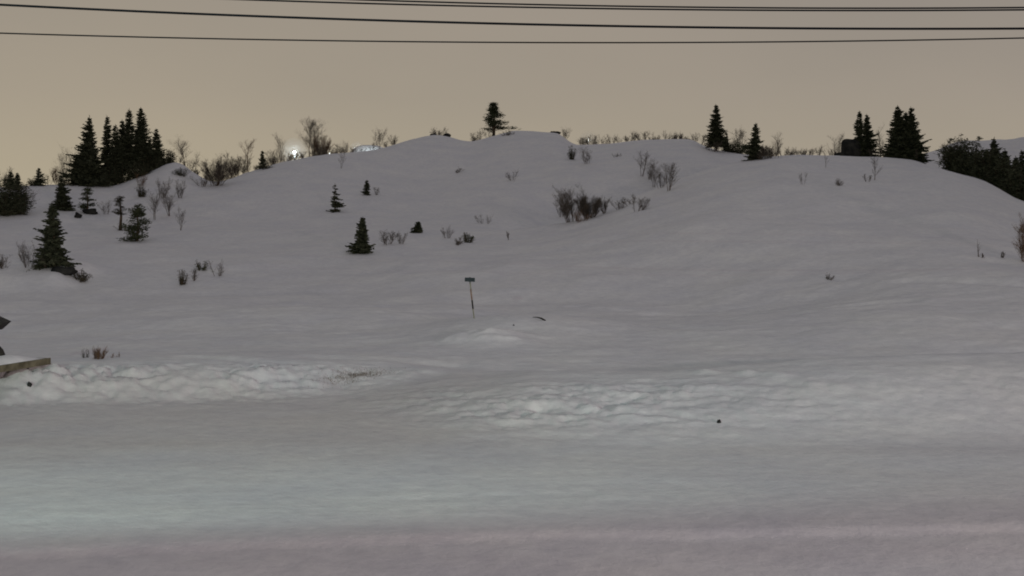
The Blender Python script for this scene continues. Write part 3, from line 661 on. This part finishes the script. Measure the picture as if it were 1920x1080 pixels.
m.add([(-w, -w*.8, 74*k_), (w, -w*.8, 74*k_), (w*.35, -w*.8, 59*k_), (-w*.35, -w*.8, 59*k_), (-w, w*.8, 74*k_), (w, w*.8, 74*k_), (w*.35, w*.8, 59*k_), (-w*.35, w*.8, 59*k_), (0, -w*.8, 86*k_), (0, w*.8, 86*k_)],
      [(3, 2, 1, 8, 0), (4, 9, 5, 6, 7), (0, 8, 9, 4), (8, 1, 5, 9), (1, 2, 6, 5), (2, 3, 7, 6), (3, 0, 4, 7)]); m.build('peaked_roof', M['darkwood'], bt_)

# ------------------------------------------------------------------ overhead wires on two utility poles outside the frame
XL, XR = -26.0, 33.0
def wire(label, Y, k, um, vm, rad):
    xm = (um-CX)/F*Y; z0 = zz(vm, Y); pts = [(XL+(XR-XL)*i/160, Y, z0+k*(XL+(XR-XL)*i/160-xm)**2) for i in range(161)]
    m = MB(); m.tube(pts, rad, 8); o = m.build('overhead_wire', M['wire'], None, True); tag(o, label, 'overhead wire', 'overhead wires across the sky')
    return pts[0], pts[-1]
ends = []
ends.append(wire('lowest overhead wire, the thin one that rises again at the right', 14.0, .00232, 1130, 80, .0082))
ends.append(wire('thicker overhead wire, second from below, slanting down from the top left', 13.2, .00262, 1740, 54, .0125))
ends.append(wire('lower wire of the close pair along the top', 14.6, .00242, 1620, 19.8, .0102))
ends.append(wire('upper wire of the close pair along the top', 15.0, .00262, 1640, 15.4, .0102))
for side, X in ((0, XL), (1, XR)):
    g = h1(X, 14.1); u_ = empty('utility_pole', (X, 14.1, g)); tag(u_, ('left' if side == 0 else 'right') + ' wooden utility pole carrying the overhead wires outside the frame', 'utility pole', 'utility poles')
    zt = max(e[side][2] for e in ends)-g
    m = MB(); m.tube([(0, 0, -1), (0, 0, zt+.9)], [.15, .11], 12); m.build('pole', M['wood'], u_, True)
    for e in ends:
        zz_ = e[side][2]-g; dy = e[side][1]-14.1
        m = MB(); m.box((0, dy/2, zz_-.16), (.09, abs(dy)+.25, .1)); m.build('crossarm', M['wood'], u_)
        m = MB(); m.tube([(0, dy, zz_-.12), (0, dy, zz_-.02)], [.035, .05], 8); m.build('insulator', M['metal'], u_)

# ------------------------------------------------------------------ street lamps
def point_light(name, loc, energy, color, rad, parent=None, spot=None, target=None):
    ld = bpy.data.lights.new(name, 'SPOT' if spot else 'POINT'); ld.energy = energy; ld.color = color; ld.shadow_soft_size = rad
    o = bpy.data.objects.new(name, ld); col.objects.link(o); o.location = loc
    if spot: ld.spot_size = R(spot[0]); ld.spot_blend = spot[1]
    if parent: o.parent = parent
    if target is not None: o.rotation_euler = (Vector(target)-Vector(loc)).to_track_quat('-Z', 'Y').to_euler()
    return o
LX, LY = -12.5, -7.0
g = h1(LX, LY); RZ = R(10); sl = empty('street_lamp', (LX, LY, g), RZ); tag(sl, 'tall street lamp by the yard, outside the frame behind and left of the camera', 'street lamp')
m = MB(); m.tube([(0, 0, -.5), (0, 0, 5), (0, 0, 8.2), (.35, 0, 8.6), (2.6, 0, 8.9)], [.09, .075, .06, .05, .04], 10); m.build('pole', M['metal'], sl, True)
HL = 8.85; cut = math.atan((HL+g)/((-1.5-LX)*-math.sin(RZ)+(18.8-LY)*math.cos(RZ)-.2))
m = MB(); m.box((2.9, -.15, HL+.16), (1.0, .75, .05)); m.box((2.9, -.5, HL), (1.0, .05, .34)); m.build('lamp_head', M['metal'], sl)
ye = .2+.15/math.tan(cut); m = MB(); m.box((2.9, (ye-.5)/2, HL-.16), (5.0, ye+.5, .02)); m.build('added_cutoff_plate', M['metal'], sl)  # wide unseen plate added to end the lamplight at the yard edge
m = MB(); m.tube([(2.75, .1, HL+.09), (3.05, .1, HL+.09)], .02, 8); m.build('lamp_tube', M['lamp_glow'], sl)
point_light('lamp_light', (2.9, .2, HL), 17000, (.66, 1.0, .85), .007, sl, (96, .8), (9, 34, HL))

FX, FY = 40.0, -34.0  # added floodlight out of view: warms the hill, leaves the hollow in shade
g = h1(FX, FY); fm = empty('added_floodlight_mast', (FX, FY, g), R(24)); tag(fm, 'added warm floodlight mast, unseen, far right behind the camera, facing the hill', 'floodlight mast')
m = MB(); m.tube([(0, 0, -.5), (0, 0, 6), (0, 0, 10.2)], [.16, .13, .09], 12); m.box((0, .1, 10), (2.6, .12, .12)); m.build('mast', M['metal'], fm)
for sx in (-.8, .8):
    m = MB(); m.box((sx, .3, 10), (.7, .3, .5)); m.build('lamp_housing', M['metal'], fm)
    m = MB(); m.box((sx, .457, 10), (.62, .012, .42)); m.build('lamp_glass', M['lamp_warm'], fm)
point_light('lamp_light', (0, .7, 10), 84000, (1.0, .86, .83), .4, fm, (64, 1.0), (-4, 60, 10))

def far_lamp(u, v, Y, hpost, rad, label, energy, mat='lamp_glow'):
    x = (u-CX)/F*Y; z = zz(v, Y); g = h1(x, Y); o = empty('distant_lamp', (x, Y, g)); tag(o, label, 'street lamp', 'distant lamps beyond the ridge')
    m = MB(); m.tube([(0, 0, -.3), (0, 0, z-g-rad)], .05, 6); m.build('pole', M['metal'], o)
    n = 12; vs = [(rad*math.cos(b)*math.cos(a), rad*math.cos(b)*math.sin(a), z-g+rad*.8*math.sin(b)) for b in [math.pi*j/8-math.pi/2 for j in range(9)] for a in [2*math.pi*i/n for i in range(n)]]
    m = MB(); m.add(vs, [(j*n+i, j*n+(i+1) % n, (j+1)*n+(i+1) % n, (j+1)*n+i) for j in range(8) for i in range(n)]); m.build('lamp_globe', M[mat], o, True)
    if energy: point_light('lamp_light', (0, -rad-.25, z-g), energy, (.9, 1, 1), .2, o)
far_lamp(552, 286, 186, 5, .20, 'brightest distant lamp glowing white over the ridge', 300)
far_lamp(670, 281, 196, 5, .20, 'small yellowish distant lamp at the left of the glowing snow', 110, 'lamp_warm')
far_lamp(1103, 262, 205, 5, .08, 'small faint distant lamp on the skyline right of the summit rock', 16, 'lamp_warm')
far_lamp(618, 288, 196, 5, .12, 'tiny pale distant lamp right of the tallest ridge birch', 0)
def mist(u, v, Y, rad, dens):  # scattering ball added around a lamp to make its halo
    m = bpy.data.materials.new('halo_mist'); m.use_nodes = True; nt = m.node_tree; nt.nodes.remove(nt.nodes['Principled BSDF'])
    pv = nt.nodes.new('ShaderNodeVolumePrincipled'); pv.inputs['Density'].default_value = dens; pv.inputs['Color'].default_value = (.95, .97, 1, 1); pv.inputs['Anisotropy'].default_value = .3
    nt.links.new(pv.outputs['Volume'], nt.nodes['Material Output'].inputs['Volume'])
    b = MB(); n = 16; b.add([(rad*math.cos(q)*math.cos(a), rad*math.cos(q)*math.sin(a), rad*math.sin(q)) for q in [math.pi*j/10-math.pi/2 for j in range(11)] for a in [2*math.pi*i/n for i in range(n)]],
        [(j*n+i, j*n+(i+1) % n, (j+1)*n+(i+1) % n, (j+1)*n+i) for j in range(10) for i in range(n)])
    o = b.build('halo_mist', m, None, True); o.location = ((u-CX)/F*Y, Y, zz(v, Y)); tag(o, 'mist ball added to give a distant lamp its halo', 'mist', kind='stuff')
mist(552, 286, 186, 2.3, .05); mist(670, 281, 196, 1.4, .06); mist(1103, 262, 205, 1.5, .05)
# lamp-lit snow pile behind the ridge
x = (690-CX)/F*190; g = h1(x, 190); m = MB(); n = 28; vs = []; fs = []
for j in range(10):
    for i in range(n):
        a = 2*math.pi*i/n; rr = (1-j/9.0); k = 1+.12*math.sin(3*a+1)+.08*math.sin(7*a)
        vs.append((math.cos(a)*rr*4.4*k, math.sin(a)*rr*2.6*k, (zz(271, 190)-g)*(1-rr**3.5)-.1+.02*math.sin(5*a+j)))
for j in range(9):
    for i in range(n): fs.append((j*n+i, j*n+(i+1) % n, (j+1)*n+(i+1) % n, (j+1)*n+i))
m.add(vs, fs); o = m.build('snow_pile', M['snow'], None, True); o.location = (x, 190, g); tag(o, 'ploughed snow pile glowing under lamplight just behind the ridge', 'snow pile')
far = empty('yard_lamp', (x+1.6, 183, h1(x+1.6, 183))); tag(far, 'low yard lamp hidden behind the ridge that lights the snow pile', 'yard lamp')
hh = zz(290, 183)-far.location.z
m = MB(); m.tube([(0, 0, -.3), (0, 0, hh)], .05, 6); m.build('pole', M['metal'], far)
m = MB(); m.box((0, 0, hh+.06), (.3, .3, .12)); m.build('lamp_head', M['lamp_glow'], far)
point_light('lamp_light', (0, .3, hh+.1), 900, (.82, 1, 1), .2, far)

# ------------------------------------------------------------------ sky: low cloud lit by town glow, brighter and warmer near the horizon
w = bpy.data.worlds.new('World'); scn.world = w; w.use_nodes = True; N = w.node_tree.nodes; L = w.node_tree.links
bg = N['Background']; tc = N.new('ShaderNodeTexCoord'); sp = N.new('ShaderNodeSeparateXYZ'); L.new(tc.outputs['Generated'], sp.inputs[0])
rp = ramp(N, [(0.0, (.41, .36, .27)), (.045, (.385, .335, .258)), (.10, (.35, .305, .25)), (.18, (.315, .277, .238)), (.45, (.185, .183, .192)), (1.0, (.168, .175, .195))])
L.new(sp.outputs['Z'], rp.inputs['Fac'])
mp = N.new('ShaderNodeMapping'); mp.inputs['Scale'].default_value = (2, 2, 5); nz = N.new('ShaderNodeTexNoise'); nz.inputs['Scale'].default_value = 1.6; nz.inputs['Detail'].default_value = 6
L.new(tc.outputs['Generated'], mp.inputs['Vector']); L.new(mp.outputs['Vector'], nz.inputs['Vector'])
rn = ramp(N, [(.3, (.96, .965, .965)), (.7, (1.035, 1.03, 1.02))]); L.new(nz.outputs['Fac'], rn.inputs['Fac'])
mx = N.new('ShaderNodeMix'); mx.data_type = 'RGBA'; mx.blend_type = 'MULTIPLY'; mx.inputs[0].default_value = 1
L.new(rp.outputs['Color'], mx.inputs[6]); L.new(rn.outputs['Color'], mx.inputs[7]); xr = ramp(N, [(.35, (1.06, 1.05, 1.0)), (.7, (.93, .93, .95))]); xa = N.new('ShaderNodeMath'); xa.operation = 'MULTIPLY_ADD'; xa.inputs[1].default_value = .5; xa.inputs[2].default_value = .5
L.new(sp.outputs['X'], xa.inputs[0]); L.new(xa.outputs[0], xr.inputs['Fac'])
my = N.new('ShaderNodeMix'); my.data_type = 'RGBA'; my.blend_type = 'MULTIPLY'; my.inputs[0].default_value = 1; L.new(mx.outputs[2], my.inputs[6]); L.new(xr.outputs['Color'], my.inputs[7])
L.new(my.outputs[2], bg.inputs['Color']); bg.inputs['Strength'].default_value = 1.0

ld = bpy.data.lights.new('cloud_glow', 'SUN'); ld.energy = .12; ld.angle = R(50); ld.color = (1, .97, .98)
lo = bpy.data.objects.new('cloud_glow', ld); col.objects.link(lo); lo.rotation_euler = Vector((-.25, -.85, -1.5)).to_track_quat('-Z', 'Y').to_euler()

# ------------------------------------------------------------------ camera
cd = bpy.data.cameras.new('camera'); cam = bpy.data.objects.new('camera', cd); col.objects.link(cam)
cd.sensor_width = 36; cd.lens = 36*F/1920; cam.location = (0, 0, CH); cam.rotation_euler = (R(90), 0, 0)
cd.shift_y = -(540-HV)/1920; cd.clip_end = 4000; cd.clip_start = .1
scn.camera = cam
scn.view_settings.view_transform = 'Standard'; scn.view_settings.look = 'None'; scn.view_settings.exposure = 0; scn.view_settings.gamma = 1
scn.render.engine = 'CYCLES'
scn.cycles.filter_width = 1.9
